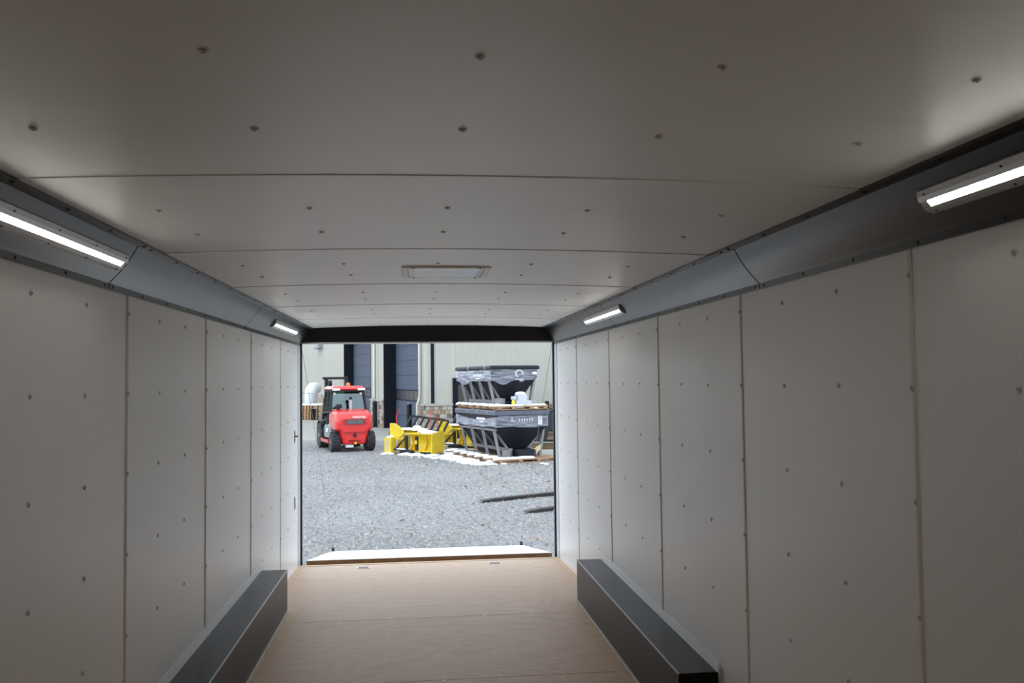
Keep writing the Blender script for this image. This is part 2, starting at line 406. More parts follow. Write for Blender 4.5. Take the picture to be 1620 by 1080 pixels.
# thin wood strips along the floor edges
def strip(x0, x1, y0, y1):
    n = MB(); e = .003
    n.hexa([(x0, y0, zfloor(y0)), (x1, y0, zfloor(y0)), (x1, y0, zfloor(y0)+e), (x0, y0, zfloor(y0)+e)], [(x0, y1, zfloor(y1)), (x1, y1, zfloor(y1)), (x1, y1, zfloor(y1)+e), (x0, y1, zfloor(y1)+e)])
    return n.build('edge_strip', 'tan_strip', fl)
BW, BH, BY0, BY1 = .183, .284, 3.73, 6.156
strip(XL, XL+.05, BY1, 8.07); strip(XR-.05, XR, BY1, 8.07); strip(XL, XR, 8.071, 8.13)
strip(XL+BW, XL+BW+.075, TAIL, BY1); strip(XR-BW-.075, XR-BW, TAIL, BY1)
strip(XL+BW, XL+BW+.075, 3.5, TAIL-.001); strip(XR-BW-.075, XR-BW, 3.5, TAIL-.001)
for x, l in ((-.485, 'left'), (.68, 'right')):
    o = empty('hinge_plate', (x, 7.895, zfloor(7.895)+.0005))
    MB().box(-.055, .055, -.022, .022, 0, .004).build('plate', 'steel', o)
    MB().tube((-.045, .0, .008), (.045, .0, .008), .006).build('knuckle', 'steel', o)
    for dx in (-.035, 0, .035): inst(SCREW_STEEL, 'screw', o, (dx, -.014, .004))
    tag(o, 'small steel plate on the plywood floor by the door sill, %s one' % l, 'hinge', 'steel plates by the door sill')

# wheel well boxes
def wheel_box(x, s, label):
    X = lambda d: x+s*d
    zb = -.012
    o = empty('wheel_well_box', (x, BY0, 0))
    L = BY1-BY0
    m = MB(); xs = sorted((s*.001, s*BW)); m.box(xs[0], xs[1], 0, L, zb, BH); m.build('box_body', 'box_metal', o, bevel=.003)
    xs = sorted((s*(BW-.003), s*(BW+.003)))
    MB().box(xs[0], xs[1], 0, L, BH-.004, BH+.002).build('edge_bead', 'box_edge', o)
    xs = sorted((s*(BW), s*(BW+.006)))
    MB().box(xs[0], xs[1], 0, L, .002, .008).build('base_bead', 'clear_trim', o)
    m = MB(); m.hexa([(s*.001, -.01, BH), (s*.012, -.01, BH), (s*.004, -.01, BH+.045), (s*.001, -.01, BH+.045)], [(s*.001, L+.0, BH), (s*.012, L, BH), (s*.004, L, BH+.045), (s*.001, L, BH+.045)])
    tag(m.build('wall_flashing', 'white_panel', o), 'white flashing where the box meets the wall')
    xs = sorted((s*.001, s*.012))
    MB().box(xs[0], xs[1], -.042, -.012, 0, BH+.03).build('end_trim', 'clear_trim', o, bevel=.003)
    return tag(o, label, 'wheel box')
wheel_box(XL, 1, 'dark brown metal wheel well box along the left wall')
wheel_box(XR, -1, 'dark brown metal wheel well box along the right wall')

# LED strip lights on the coves
def led(x, s, y0, y1, label):
    # local frame: y along the trailer, outward normal from the cove face
    a = math.atan2(INS, ZU-ZC)     # tilt of the cove from vertical
    nrm = Vector((s*math.cos(a), 0, -math.sin(a))); up = Vector((s*math.sin(a), 0, math.cos(a)))
    c = Vector((x+s*(INS*.5+.009), y0, (ZC+ZU)/2-.002))
    o = empty('led_strip_light', c)
    L = y1-y0
    def rg(pts, y): return [nrm*p[1]+up*p[0]+Vector((0, y, 0)) for p in pts]
    prof = [(-.034, 0), (-.033, .005), (-.021, .013), (-.0085, .017), (-.0085, .008), (.0085, .008), (.0085, .017), (.021, .013), (.033, .005), (.034, 0)]
    m = MB(); A = rg(prof, 0); B = rg(prof, L); n = len(prof)
    fs = [(i, (i+1) % n, n+(i+1) % n, n+i) for i in range(n)]+[(0, 1, 2, 3, 4), (4, 5, 0), (5, 9, 0), (5, 6, 7, 8, 9)]
    fs += [tuple(n+i for i in f[::-1]) for f in [(0, 1, 2, 3, 4), (4, 5, 0), (5, 9, 0), (5, 6, 7, 8, 9)]]
    m.add(A+B, fs); m.build('housing', 'aluminium', o)
    lp = [(-.0084, .0082), (-.0084, .0145), (-.005, .0155), (.005, .0155), (.0084, .0145), (.0084, .0082)]
    MB().hexa(rg(lp, .03), rg(lp, L-.03)).build('diffuser', 'led', o)
    for ya, yb in ((.002, .0298), (L-.0298, L-.002)):
        MB().hexa(rg(lp, ya), rg(lp, yb)).build('end_cap', 'lens_frost', o)
    rot = nrm.to_track_quat('Z', 'Y').to_euler()
    for k in range(5):
        yy = .03+(L-.06)*k/4
        for d in (-.024, .024): inst(SCREW_BLACK, 'screw', o, up*d+nrm*.0115+Vector((0, yy, 0)), rot, (.6, .6, .6))
    return tag(o, label, 'light', 'LED strip lights on the coves')
led(XL, 1, 1.95, 3.12, 'lit LED strip light on the left cove, the near one cut by the photo edge')
led(XL, 1, 6.30, 7.47, 'lit LED strip light on the left cove close to the rear door')
led(XR, -1, .81, 1.98, 'lit LED strip light on the right cove, the near one cut by the photo edge')
led(XR, -1, 5.14, 6.29, 'lit LED strip light bridging a joint of the right cove')

# dome light on the ceiling (off)
o = empty('ceiling_light', (.134, 4.085, zceil(.134)))
hx, hy = .205, .20
m = MB()
def rr(hx, hy, r, z, n=5):
    pts = []
    for cx, cy_, a0 in ((hx-r, hy-r, 0), (-hx+r, hy-r, 90), (-hx+r, -hy+r, 180), (hx-r, -hy+r, 270)):
        for k in range(n): a = math.radians(a0+90*k/(n-1)); pts.append((cx+r*math.cos(a), cy_+r*math.sin(a), z))
    return pts
m.loft([rr(hx, hy, .03, 0), rr(hx, hy, .03, -.005), rr(hx-.008, hy-.008, .03, -.010), rr(hx-.03, hy-.035, .02, -.010), rr(hx-.03, hy-.035, .02, -.005)])
m.build('flange', 'fixture_cream', o)
m = MB(); m.loft([rr(hx-.032, hy-.037, .02, -.0052), rr(hx-.034, hy-.039, .02, -.010), rr(hx-.06, hy-.07, .02, -.014)])
m.build('lens', 'lens_frost', o)
for dx in (-.15, .15):
    for dy in (-.185, .185): inst(SCREW_BLACK, 'screw', o, (dx, dy, -.0095), (math.pi, 0, 0))
tag(o, 'unlit rectangular dome light with cream frame on the ceiling', 'ceiling light')

# ramp door folded down outside
GZ = -.5
RXL, RXR = -1.035, 1.268
o = empty('ramp_door', (0, 8.33, -.117))
rl = 2.40; dz = GZ+.01-(-.117)
def rp(y, off): return dz*y/rl+off
MB().hexa([(RXL, .012, rp(0, -.035)), (RXR, .012, rp(0, -.035)), (RXR, .012, rp(0, .018)), (RXL, .012, rp(0, .018))], [(RXL, rl, rp(rl, -.035)), (RXR, rl, rp(rl, -.035)), (RXR, rl, rp(rl, .018)), (RXL, rl, rp(rl, .018))]).build('ramp_core', 'ramp_edge', o)
MB().hexa([(RXL+.003, .014, rp(0, .0185)), (RXR-.003, .014, rp(0, .0185)), (RXR-.003, .014, rp(0, .022)), (RXL+.003, .014, rp(0, .022))], [(RXL+.003, rl, rp(rl, .0185)), (RXR-.003, rl, rp(rl, .0185)), (RXR-.003, rl, rp(rl, .022)), (RXL+.003, rl, rp(rl, .022))]).build('ramp_skin', 'ramp_white', o)
MB().tube((RXL, -.005, -.028), (RXR, -.005, -.028), .010).build('hinge_rod', 'rubber', o)
for x in (RXL+.02, RXR-.02): MB().box(x-.015, x+.015, rl-.06, rl-.02, rp(rl, .022), rp(rl, .075)).build('cable_bracket', 'cab_black', o)
tag(o, 'white-topped ramp door folded down to the gravel', 'ramp')
MB().box(XL, XR, 8.2005, 8.31, -.2, -.16).build('door_sill', 'rubber', fl)
for x0, x1, l in ((-1.075, RXL+.02, 'left'), (1.29, RXR-.02, 'right')):
    p0 = Vector((x0, 8.31, 1.90)); p1 = Vector((x1, 8.33+rl-.04, -.117+rp(rl, .08)))
    o = empty('ramp_cable', p1)
    MB().tube(p0-p1, (0, 0, 0), .0022, 6).build('wire', 'cable', o)
    MB().tube((p0-p1)*.04, (p0-p1)*.015, .004, 6).build('ferrule', 'cable', o)
    if l == 'right':
        q = (p0-p1)*.67
        MB().box(q.x-.022, q.x+.022, q.y-.006, q.y-.003, q.z-.05, q.z+.04).build('tag', 'tag_white', o)
    tag(o, 'thin steel ramp cable running down at the %s of the rear opening' % l, 'cable', 'ramp cables')

# ================================================================== OUTSIDE
gr = struct(MB().add([(-60, -20, GZ), (60, -20, GZ), (60, 110, GZ), (-60, 110, GZ)], [(0, 1, 2, 3)]).build('ground', 'gravel_ground'), 'grey gravel yard')
struct(MB().prism([(-50, 36), (-3.6, 31.4), (-1.3, 30.7), (3.2, 22.3), (9, 12), (40, 12), (40, 100), (-50, 100)], GZ-.05, GZ+.012, 'z').build('concrete_apron', 'concrete'), 'pale concrete apron in front of the building')

# gravel stones
def gravel():
    N = 42000
    y = 9.0+22*rng.random(N)**1.5
    x = (rng.random(N)-.5)*(.34*y+1.4)+.025*y
    ap = (y > 30.6) | ((x > -1.3) & (y > 30.7-(x+1.3)*1.867))
    k = ~ap; x = x[k]; y = y[k]; N = len(x)
    r = (.010+.016*rng.random(N)**2)*(1+.018*(y-9))
    th = rng.random(N)*6.28
    base = np.array([(1, 0, 0), (0, 1, 0), (-1, 0, 0), (0, -1, 0), (0.1, .1, .75)])
    V = base[None]*(0.7+.6*rng.random((N, 5, 1)))*r[:, None, None]
    c, s = np.cos(th), np.sin(th)
    vx = V[:, :, 0]*c[:, None]-V[:, :, 1]*s[:, None]+x[:, None]; vy = V[:, :, 0]*s[:, None]+V[:, :, 1]*c[:, None]+y[:, None]; vz = V[:, :, 2]+GZ+.001
    VV = np.stack([vx, vy, vz], -1).reshape(-1, 3)
    F = np.array([(0, 1, 4), (1, 2, 4), (2, 3, 4), (3, 0, 4)])
    FF = (F[None]+(np.arange(N)*5)[:, None, None]).reshape(-1, 3)
    me = bpy.data.meshes.new('gravel'); me.vertices.add(len(VV)); me.vertices.foreach_set('co', VV.ravel())
    me.loops.add(FF.size); me.loops.foreach_set('vertex_index', FF.ravel().astype(np.int32))
    me.polygons.add(len(FF)); me.polygons.foreach_set('loop_start', np.arange(0, FF.size, 3, dtype=np.int32)); me.polygons.foreach_set('loop_total', np.full(len(FF), 3, dtype=np.int32))
    me.update(calc_edges=True); me.materials.append(MATS['gravel_stone'])
    o = bpy.data.objects.new('gravel', me); COL.objects.link(o); tag(o, 'loose grey gravel stones across the yard', 'gravel', None, 'stuff')
gravel()
# fallen leaves
m = MB()
for i in range(230):
    if i < 120: x, y = random.uniform(1.3, 3.6), random.uniform(15, 21.6)
    elif i < 150: x, y = random.uniform(.2, 3.5), random.uniform(20.2, 21.2)
    else: x, y = random.uniform(-3.5, 3.5), random.uniform(11, 25)
    a = random.uniform(0, 6.28); r = random.uniform(.018, .036); ti = random.uniform(.005, .025)
    pts = []
    for k, (l, wd) in enumerate(((1, 0), (.2, .55), (-.8, .3), (-1.1, 0), (-.8, -.3), (.2, -.55))):
        pts.append((x+r*(l*math.cos(a)-wd*math.sin(a)), y+r*(l*math.sin(a)+wd*math.cos(a)), GZ+.016+(ti if k in (1, 2) else 0)))
    m.add(pts, [(0, 1, 2, 3), (0, 3, 4, 5)])
tag(m.build('fallen_leaves', 'leaf'), 'brown fallen leaves scattered on the gravel', 'leaves', None, 'stuff')

# ------------------------------------------------------------------ commercial building
C = Vector((.30, 31.12, GZ))
d1 = Vector((-.2249, .9744, 0)); in1 = Vector((.9744, .2249, 0))
d2 = Vector((.9887, -.15, 0)); in2 = Vector((.15, .9887, 0))
bld = empty('commercial_building', C)
def frame(dx, dn): return Matrix(((dx.x, dn.x, 0, 0), (dx.y, dn.y, 0, 0), (0, 0, 1, 0), (0, 0, 0, 1)))
FA = frame(d1, in1); FB = frame(d2, in2)       # local x along the wall, y inwards, z up
H = 6.2; ST = 1.17
def siding(fr, x0, x1, z0, z1, pitch=.1):
    m = MB(fr); pr = []; x = x0
    while x < x1-1e-4:
        for q, dpt in ((0, 0), (.55, 0), (.66, -.018), (.89, -.018)):
            xx = x+q*pitch
            if xx < x1: pr.append((xx, dpt))
        x += pitch
    pr.append((x1, 0))
    n = len(pr)
    m.add([(a, b, z0) for a, b in pr]+[(a, b, z1) for a, b in pr], [(i, i+1, n+i+1, n+i) for i in range(n-1)])
    return m.build('siding', 'siding', bld)
# core walls (behind the siding)
DO = [(.87, 7.77), (10.91, 19.64)]
for a, b in ((0.02, .87), (7.77, 10.91), (19.64, 60)):
    MB(FA).box(a, b, .03, .6, 0, H).build('wall_core', 'siding', bld)
    siding(FA, a, b, ST+.08, H, .15 if a > 5 else .1)
MB(FB).box(0.02, 14, .03, .4, 0, H).build('wall_core', 'siding', bld)
siding(FB, 0, .95, ST+.08, H); siding(FB, 1.95, 14, ST+.08, H); siding(FB, .95, 1.95, 2.15, H)
for a, b in DO:
    MB(FA).box(a, b, .02, .6, 4.6, H).build('door_lintel', 'siding', bld)
    # dark reveal jambs and head
    MB(FA).box(b-.03, b+.02, -.03, .62, 0, 4.6).build('door_reveal', 'navy_trim', bld)
    MB(FA).box(a-.02, a+.03, -.03, .62, 0, 4.6).build('door_reveal', 'navy_trim', bld)
    MB(FA).box(a+.03, b-.03, -.03, .62, 4.5, 4.6).build('door_reveal', 'navy_trim', bld)
MB(FA).box(60, 60.5, -34, .6, 0, H).build('wall_core', 'siding', bld)
MB(FA).box(-.02, 60, 3, 3.1, 0, H).build('inner_wall', 'siding', bld)
MB().hexa([C*0+FA@Vector((-.2, -.2, H)), FA@Vector((60, -.2, H)), FA@Vector((60, 8, H)), FB@Vector((14, 8, H)), FB@Vector((14, -.2, H))], [FA@Vector((-.2, -.2, H+.2)), FA@Vector((60, -.2, H+.2)), FA@Vector((60, 8, H+1)), FB@Vector((14, 8, H+1)), FB@Vector((14, -.2, H+.2))]).build('roof', 'grey_metal', bld)
# trims
def trim(fr, x, wd, m_, z0=ST+.08, z1=H, nm='corner_trim'): MB(fr).box(x-wd/2, x+wd/2, -.04, .02, z0, z1).build(nm, m_, bld)
trim(FA, .06, .12, 'siding_trim'); trim(FA, 9.2, .16, 'siding_trim'); trim(FA, 25.9, .3, 'siding_trim')
trim(FB, .24, .12, 'navy_trim', ST+.08)
# stone base
SM = [MB().box(-.5, .5, -.5, .5, -.5, .5).mesh('stone', k) for k in ('stone_a', 'stone_b', 'stone_c', 'stone_d')]
def stones(fr, a, b, wmin, wmax, nrow=8):
    base = MB(fr).box(a, b, -.03, .03, 0, ST).build('stone_base', 'mortar', bld)
    ang = math.atan2(fr[1][0], fr[0][0])
    for r in range(nrow):
        z0 = ST*r/nrow; z1 = ST*(r+1)/nrow; x = a+.01
        while x < b-.03:
            wd = min(random.uniform(wmin, wmax), b-x)
            if b-x-wd < wmin*.6: wd = b-x
            tall = random.random() < .12 and r < nrow-1
            th = random.uniform(.03, .06)
            c = fr@Vector((x+wd/2, -.03-th/2+.01, (z0+z1)/2))
            o = inst(SM[random.choices(range(4), (4, 4, 2, 1))[0]], 'stone', base, c, (0, random.uniform(-.04, .04), ang), (wd-.022, th, z1-z0-.02))
            x += wd
    MB(fr).box(a-.02, b+.02, -.1, .03, ST, ST+.08).build('stone_cap', 'stone_cap', bld)
stones(FB, 0, .95, .12, .28); stones(FB, 1.95, 5.3, .14, .32)
stones(FA, 0, .85, .15, .3); stones(FA, 7.79, 10.89, .3, .55, 7); stones(FA, 19.66, 36, .8, 1.5, 6)
# garage doors : sections, windows
for a, b in DO:
    gd = empty('garage_door', FA@Vector(((a+b)/2, .56, 0)), math.atan2(d1.y, d1.x), bld)
    hw = (b-a)/2-.031
    zs = [0, .61, 1.24, 1.70, 2.3, 2.9, 3.5, 4.1, 4.5]
    for i in range(8):
        z0, z1 = zs[i], zs[i+1]
        if i == 2:
            win = MB().box(-hw, hw, -.0, .03, z0+.004, z1-.004).build('window_section', 'navy_trim', gd)
            n = 8
            for k in range(n):
                xa = -hw+.12+(2*hw-.24)*k/n; xb = -hw+.12+(2*hw-.24)*(k+1)/n
                MB().box(xa+.06, xb-.06, .031, .036, z0+.05, z1-.05).build('pane', 'window_dark', win)
                m = MB(); m.box(xa+.03, xa+.06, .03, .042, z0+.02, z1-.02); m.box(xb-.06, xb-.03, .03, .042, z0+.02, z1-.02)
                m.build('pane_frame', 'door_blue', win)
        else:
            m = MB().box(-hw, hw, 0, .04, z0+.006, z1-.006); nrib = 4
            for k in range(nrib):
                zz = z0+(z1-z0)*(k+.5)/nrib; m.box(-hw, hw, .04, .046, zz-.03, zz+.03)
            m.build('door_section', 'door_blue', gd)
    tag(gd, 'blue-grey sectional garage door with a row of windows')
# personnel door in the near wall
pd = empty('entry_door', FB@Vector((1.45, 0, 0)), math.atan2(d2.y, d2.x), bld)
m = MB(); m.box(-.5, -.44, -.05, .02, 0, 2.15); m.box(.44, .5, -.05, .02, 0, 2.15); m.box(-.44, .44, -.05, .02, 2.08, 2.15); m.build('frame', 'navy_trim', pd)
MB().box(-.44, .44, -.02, .02, 0, 2.08).build('leaf', 'navy_trim', pd)
MB().box(-.3, .3, -.03, -.021, 1.1, 1.9).build('pane', 'window_dark', pd)
MB().tube((.36, -.06, 1.0), (.36, -.06, 1.15), .012).build('handle', 'steel', pd)
# downspouts
MB(FA).path([(.62, -.08, H), (.62, -.08, 1.55), (.60, -.12, 1.35), (.60, -.18, 1.2), (.60, -.18, .05)], .055, 8).build('downspout', 'downspout', bld, smooth=True)
MB(FA).path([(9.75, -.08, H), (9.75, -.08, 1.35), (9.75, -.12, 1.2)], .06, 8).build('downspout', 'downspout', bld, smooth=True)
m = MB(FA); m.mi(0).box(29.2, 31.8, -.35, -.02, 4.35, 4.6); m.build('wall_lamp', 'grey_metal', bld)
tag(bld, 'cream metal-sided building with stone base and tall garage doors', 'building')

# bollards
for (x, y), l in (((-1.915, 39.7), 'black steel bollard in front of the stone pier between the garage doors'), ((-.335, 34.6), 'black steel bollard in front of the garage door behind the yellow plow')):
    o = empty('bollard', (x, y, GZ+.012)); MB().lathe([(.105, 0), (.105, 1.10), (.09, 1.14), (.04, 1.16)], n=16).build('post', 'cab_black', o, smooth=False)
    MB().lathe([(.16, 0), (.16, .02)], n=16).build('base_plate', 'cab_black', o)
    MB().lathe([(.06, 1.16), (.05, 1.18)], n=12).build('cap', 'hub_grey' if x > -1 else 'cab_black', o)
    tag(o, l, 'bollard', 'bollards by the garage doors')
o = empty('wooden_block', (-2.16, 39.2, GZ+.012)); MB().box(-.14, .14, -.1, .1, 0, .13).build('lower_piece', 'crate_wood', o, bevel=.01); MB().box(-.12, .12, -.08, .08, .13, .22).build('upper_piece', 'crate_wood', o, bevel=.01)
tag(o, 'small orange-brown wooden block beside the black bollard', 'block')

# duct elbow, railing, pallet stacks at the far left
o = empty('duct_elbow', (-6.15, 51.4, GZ+.012))
pts = [(0, 0, 0), (0, 0, 1.30)]+[(.10*(1-math.cos(a)), .55*(1-math.cos(a)), 1.30+.40*math.sin(a)) for a in (.25, .5, .75, 1.0, 1.25, 1.5)]+[(.2, 1.2, 1.70)]
MB().path(pts, .33, 16).build('pipe', 'duct', o, smooth=True)
for zz in (.3, 1.3): MB().lathe([(.345, zz), (.345, zz+.05)], n=16).build('joint_ring', 'duct', o)
tag(o, 'pale metal duct elbow by the far garage wall', 'duct')
o = empty('pipe_railing', (-6.6, 49.9, GZ+.012))
m = MB(); m.tube((-1.2, 0, 1.42), (1.0, .1, 1.42), .02); m.build('top_rail', 'grey_metal', o)
for x in (-1.2, -.1, 1.0): MB().tube((x, .05, 0), (x, .05, 1.42), .02).build('post', 'grey_metal', o)
MB().tube((-1.2, 0, .75), (1.0, .1, .75), .018).build('mid_rail', 'grey_metal', o)
tag(o, 'thin grey pipe railing in front of the pale duct', 'railing')

def make_pallet(nm, L, W, wood, h=.13, nb=6, label=None, cat='pallet', group=None):
    o = empty(nm)
    for k in range(nb):
        y = -W/2+W*(k+.5)/nb; wd = W/nb*.36
        MB().box(-L/2, L/2, y-wd, y+wd, h-.02, h).build('deck_board', wood, o)
    for y in (-L/2+.05, 0, L/2-.05):
        MB().box(y-.045, y+.045, -W/2, W/2, .02, h-.0202).build('stringer', wood, o)
    for k in (0, nb//2, nb-1):
        y = -W/2+W*(k+.5)/nb; wd = W/nb*.36
        MB().box(-L/2, L/2, y-wd, y+wd, 0, .0198).build('bottom_board', wood, o)
    return tag(o, label, cat, group)
pp = None
for (x, y, n, wd), l in (((-6.10, 49.0, 6, .42), 'left narrower stack'), ((-5.48, 48.7, 6, .68), 'right wider stack')):
    for k in range(n):
        p = make_pallet('wooden_pallet', wd, .8, 'crate_wood', .13, 5, '%s pallet of the %s at the far left' % (('lowest', 'second lowest', 'third lowest', 'third highest', 'second highest', 'topmost')[k], l), 'pallet', 'stacked pallets at the far left')
        p.location = (x+random.uniform(-.02, .02), y, GZ+.012+.1302*k); p.rotation_euler = (0, 0, random.uniform(-.03, .03))
o = empty('plastic_bin', (-5.62, 48.2, GZ+.012)); m = MB(); m.hexa([(-.1, -.07, 0), (.1, -.07, 0), (.1, .07, 0), (-.1, .07, 0)], [(-.12, -.09, .55), (.12, -.09, .55), (.12, .09, .55), (-.12, .09, .55)]); m.build('body', 'navy_trim', o); MB().box(-.13, .13, -.1, .1, .55, .6).build('lid', 'navy_trim', o)
tag(o, 'dark bin standing in front of the snowy pallet stacks', 'bin')

# ------------------------------------------------------------------ snow helpers
def snow_blob(m, x, y, z, rx, ry, h, rz=0, n=10):
    rings = []
    ph = [random.uniform(.8, 1.15) for _ in range(n)]
    for q, hh in ((1, 0), (.96, .45), (.78, .85), (.4, 1.0)):
        ring = []
        for k in range(n):
            a = 2*math.pi*k/n; rr_ = q*ph[k]
            lx, ly = rx*rr_*math.cos(a), ry*rr_*math.sin(a)
            ring.append((x+lx*math.cos(rz)-ly*math.sin(rz), y+lx*math.sin(rz)+ly*math.cos(rz), z+h*hh*random.uniform(.85, 1.1)))
        rings.append(ring)
    m.loft(rings)
m = MB()
snow_blob(m, -6.10, 49.0, GZ+.793, .27, .42, .08); snow_blob(m, -5.48, 48.7, GZ+.793, .40, .42, .09)
tag(m.build('snow_cover', 'snow', smooth=True), 'snow lying on the two pallet stacks at the far left', 'snow', None, 'stuff')

# ------------------------------------------------------------------ red forklift
def forklift():
    o = empty('rough_terrain_forklift', (-1.94, 26.35, GZ), math.radians(16))
    def wheel(x, y, r, wd, s):
        n = 22; m = MB()
        prof = [(r*.55, -wd/2), (r*.9, -wd/2), (r*.97, -wd*.38), (r*.97, wd*.38), (r*.9, wd/2), (r*.55, wd/2)]
        m.lathe(prof, (x, y, r), n, 'x')
        t = m.build('tyre', 'tyre', o)
        lug = MB()
        for k in range(n):
            a = 2*math.pi*(k+.5)/n; sd = 1 if k % 2 else -1
            c = Vector((x, y+math.cos(a)*r*.975, r+math.sin(a)*r*.975)); tn = Vector((0, -math.sin(a), math.cos(a)))
            lug.bar(c+Vector((sd*wd*.48, 0, 0)), c-Vector((sd*wd*.05, 0, 0))+tn*r*.12, r*.12, r*.05)
        lug.build('tread', 'tyre', t)
        m = MB(); m.lathe([(r*.56, -wd*.46), (r*.5, -wd*.3), (r*.2, -wd*.28), (r*.16, -wd*.5), (r*.05, -wd*.52)] if s < 0 else [(r*.05, wd*.52), (r*.16, wd*.5), (r*.2, wd*.28), (r*.5, wd*.3), (r*.56, wd*.46)], (x, y, r), 18, 'x')
        m.build('hub', 'hub_grey', t)
    for s in (-1, 1):
        wheel(s*.515, 0, .30, .26, s); wheel(s*.50, 1.95, .40, .30, s)
    # counterweight / hood : lofted along y
    def ring(y, zt, hw_t, hw_m, zb, hw_b, zs):
        return [(-hw_b, y, zb), (hw_b, y, zb), (hw_b+.09, y, zs-.06), (hw_m, y, zs), (hw_m+.005, y, (zs+zt)/2), (hw_t, y, zt-.06), (hw_t-.07, y, zt), (-hw_t+.07, y, zt), (-hw_t, y, zt-.06), (-hw_m-.005, y, (zs+zt)/2), (-hw_m, y, zs), (-hw_b-.09, y, zs-.06)]
    m = MB(); m.loft([ring(-.40, .98, .44, .46, .27, .27, .70), ring(-.36, 1.10, .49, .51, .23, .31, .67), ring(-.25, 1.18, .52, .545, .22, .33, .65), ring(.2, 1.23, .53, .55, .24, .32, .66), ring(.72, 1.25, .53, .55, .26, .30, .70)])
    body = m.build('counterweight', 'red_paint', o, bevel=.03)
    m = MB(); m.hexa([(-.27, -.402, .83), (.27, -.402, .83), (.33, -.38, .97), (-.33, -.38, .97)], [(-.27, -.43, .82), (.27, -.43, .82), (.33, -.415, .97), (-.33, -.415, .97)]); m.build('grille_frame', 'red_dark', body)
    m = MB(); m.box(-.24, .24, -.440, -.425, .82, .95); m.build('grille', 'cab_black', body)
    m = MB()
    for k in range(5): m.box(-.235, .235, -.446, -.4402, .83+k*.024, .84+k*.024)
    m.build('grille_bars', 'grey_metal', body)
    for s in (-1, 1): MB().box(s*.29-.035, s*.29+.035, -.45, -.40, .84, .93).build('tail_lamp', 'red_dark', body)
    MB().hexa([(-.34, -.41, .60), (.34, -.41, .60), (.28, -.41, .53), (-.28, -.41, .53)], [(-.34, -.30, .60), (.34, -.30, .60), (.28, -.30, .53), (-.28, -.30, .53)]).build('bumper_groove', 'red_dark', body)
    MB().hexa([(-.20, -.40, .36), (.20, -.40, .36), (.17, -.40, .30), (-.17, -.40, .30)], [(-.20, -.28, .36), (.20, -.28, .36), (.17, -.28, .30), (-.17, -.28, .30)]).build('bumper_slot', 'red_dark', body)
    m = MB(); m.tube((.0, -.44, .49), (.0, -.36, .49), .04); m.bar((0, -.42, .42), (0, -.42, .58), .025, .025); m.bar((-.07, -.42, .49), (.07, -.42, .49), .025, .025); m.build('tow_pin', 'cab_black', body)
    MB().lathe([(.035, 0), (.03, .02)], (.02, -.40, .265), 10, 'y').build('tag', 'tag_yellow', body)
    MB().box(-.25, -.02, -.30, -.28, .14, .21).build('number_plate', 'white_paint', body)
    # lettering
    cu = bpy.data.curves.new('lettering', 'FONT'); cu.body = 'MANITOU'; cu.size = .105; cu.extrude = .004; cu.align_x = 'CENTER'
    to = bpy.data.objects.new('t', cu); COL.objects.link(to); me = bpy.data.meshes.new_from_object(to); bpy.data.objects.remove(to)
    me.materials.clear(); me.materials.append(MATS['white_paint'])
    for v in me.vertices: v.co.x *= .80
    inst(me, 'lettering', body, (.12, -.445, .985), (math.radians(78), 0, 0))
    # chassis, axles, side gear
    MB().box(-.30, .30, -.2, 2.3, .24, .55).build('chassis', 'cab_black', o, bevel=.02)
    MB().tube((-.45, 0, .3), (.45, 0, .3), .07).build('axle', 'cab_black', o); MB().tube((-.4, 1.95, .4), (.4, 1.95, .4), .08).build('axle', 'cab_black', o)
    for s in (-1, 1):
        m = MB(); m.hexa([(s*.30, .42, .36), (s*.56, .42, .36), (s*.56, .42, .78), (s*.30, .42, .95)], [(s*.30, 1.5, .36), (s*.56, 1.5, .36), (s*.56, 1.5, .70), (s*.30, 1.5, .95)]); m.build('side_tank', 'grey_metal', o, bevel=.02)
        MB().box(*sorted((s*.50, s*.64)), .62, 1.40, .30, .34).build('step', 'cab_black', o)
        m = MB(); pts = [(1.95+.46*math.cos(a), .42+.46*math.sin(a)) for a in (.35, .8, 1.2, 1.57, 2.0, 2.4)]; q = [(1.95+.43*math.cos(a), .42+.43*math.sin(a)) for a in (2.4, 2.0, 1.57, 1.2, .8, .35)]
        m.prism(pts+q, *sorted((s*.36, s*.64)), 'x'); m.build('mudguard', 'cab_black', o)
        MB().box(*sorted((s*.57, s*.60)), .75, .95, .55, .66).build('decal', 'white_paint', o)
    MB().box(-.66, -.5, .32, 1.5, .24, .34).build('side_sill', 'red_paint', o)
    # cab
    MB().box(-.48, .48, .55, 1.85, .5, .95).build('cab_floor', 'cab_black', o)
    cab = empty('cab', (0, 0, 0), 0, o)
    P4 = {(-1, 0): ((-.535, .52, 1.16), (-.47, .66, 1.82)), (1, 0): ((.535, .52, 1.16), (.47, .66, 1.82)), (-1, 1): ((-.535, 1.85, .9), (-.47, 1.62, 1.82)), (1, 1): ((.535, 1.85, .9), (.47, 1.62, 1.82))}
    for k, (a, b) in P4.items(): MB().bar(a, b, .06, .07).build('post', 'cab_black', cab)
    for s in (-1, 1):
        MB().bar((s*.535, 1.05, .60), (s*.475, 1.10, 1.82), .05, .05).build('post', 'cab_black', cab)
        MB().bar((s*.535, .52, 1.17), (s*.535, 1.85, 1.10), .05, .05).build('sill_bar', 'cab_black', cab)
    m = MB(); m.loft([rr(.47, .62, .08, 1.80), rr(.52, .68, .09, 1.83), rr(.52, .68, .09, 1.86), rr(.44, .6, .1, 1.93)])
    for i, v in enumerate(m.v): m.v[i] = (v[0], v[1]+1.13, v[2])
    m.build('roof', 'red_paint', cab, bevel=.01)
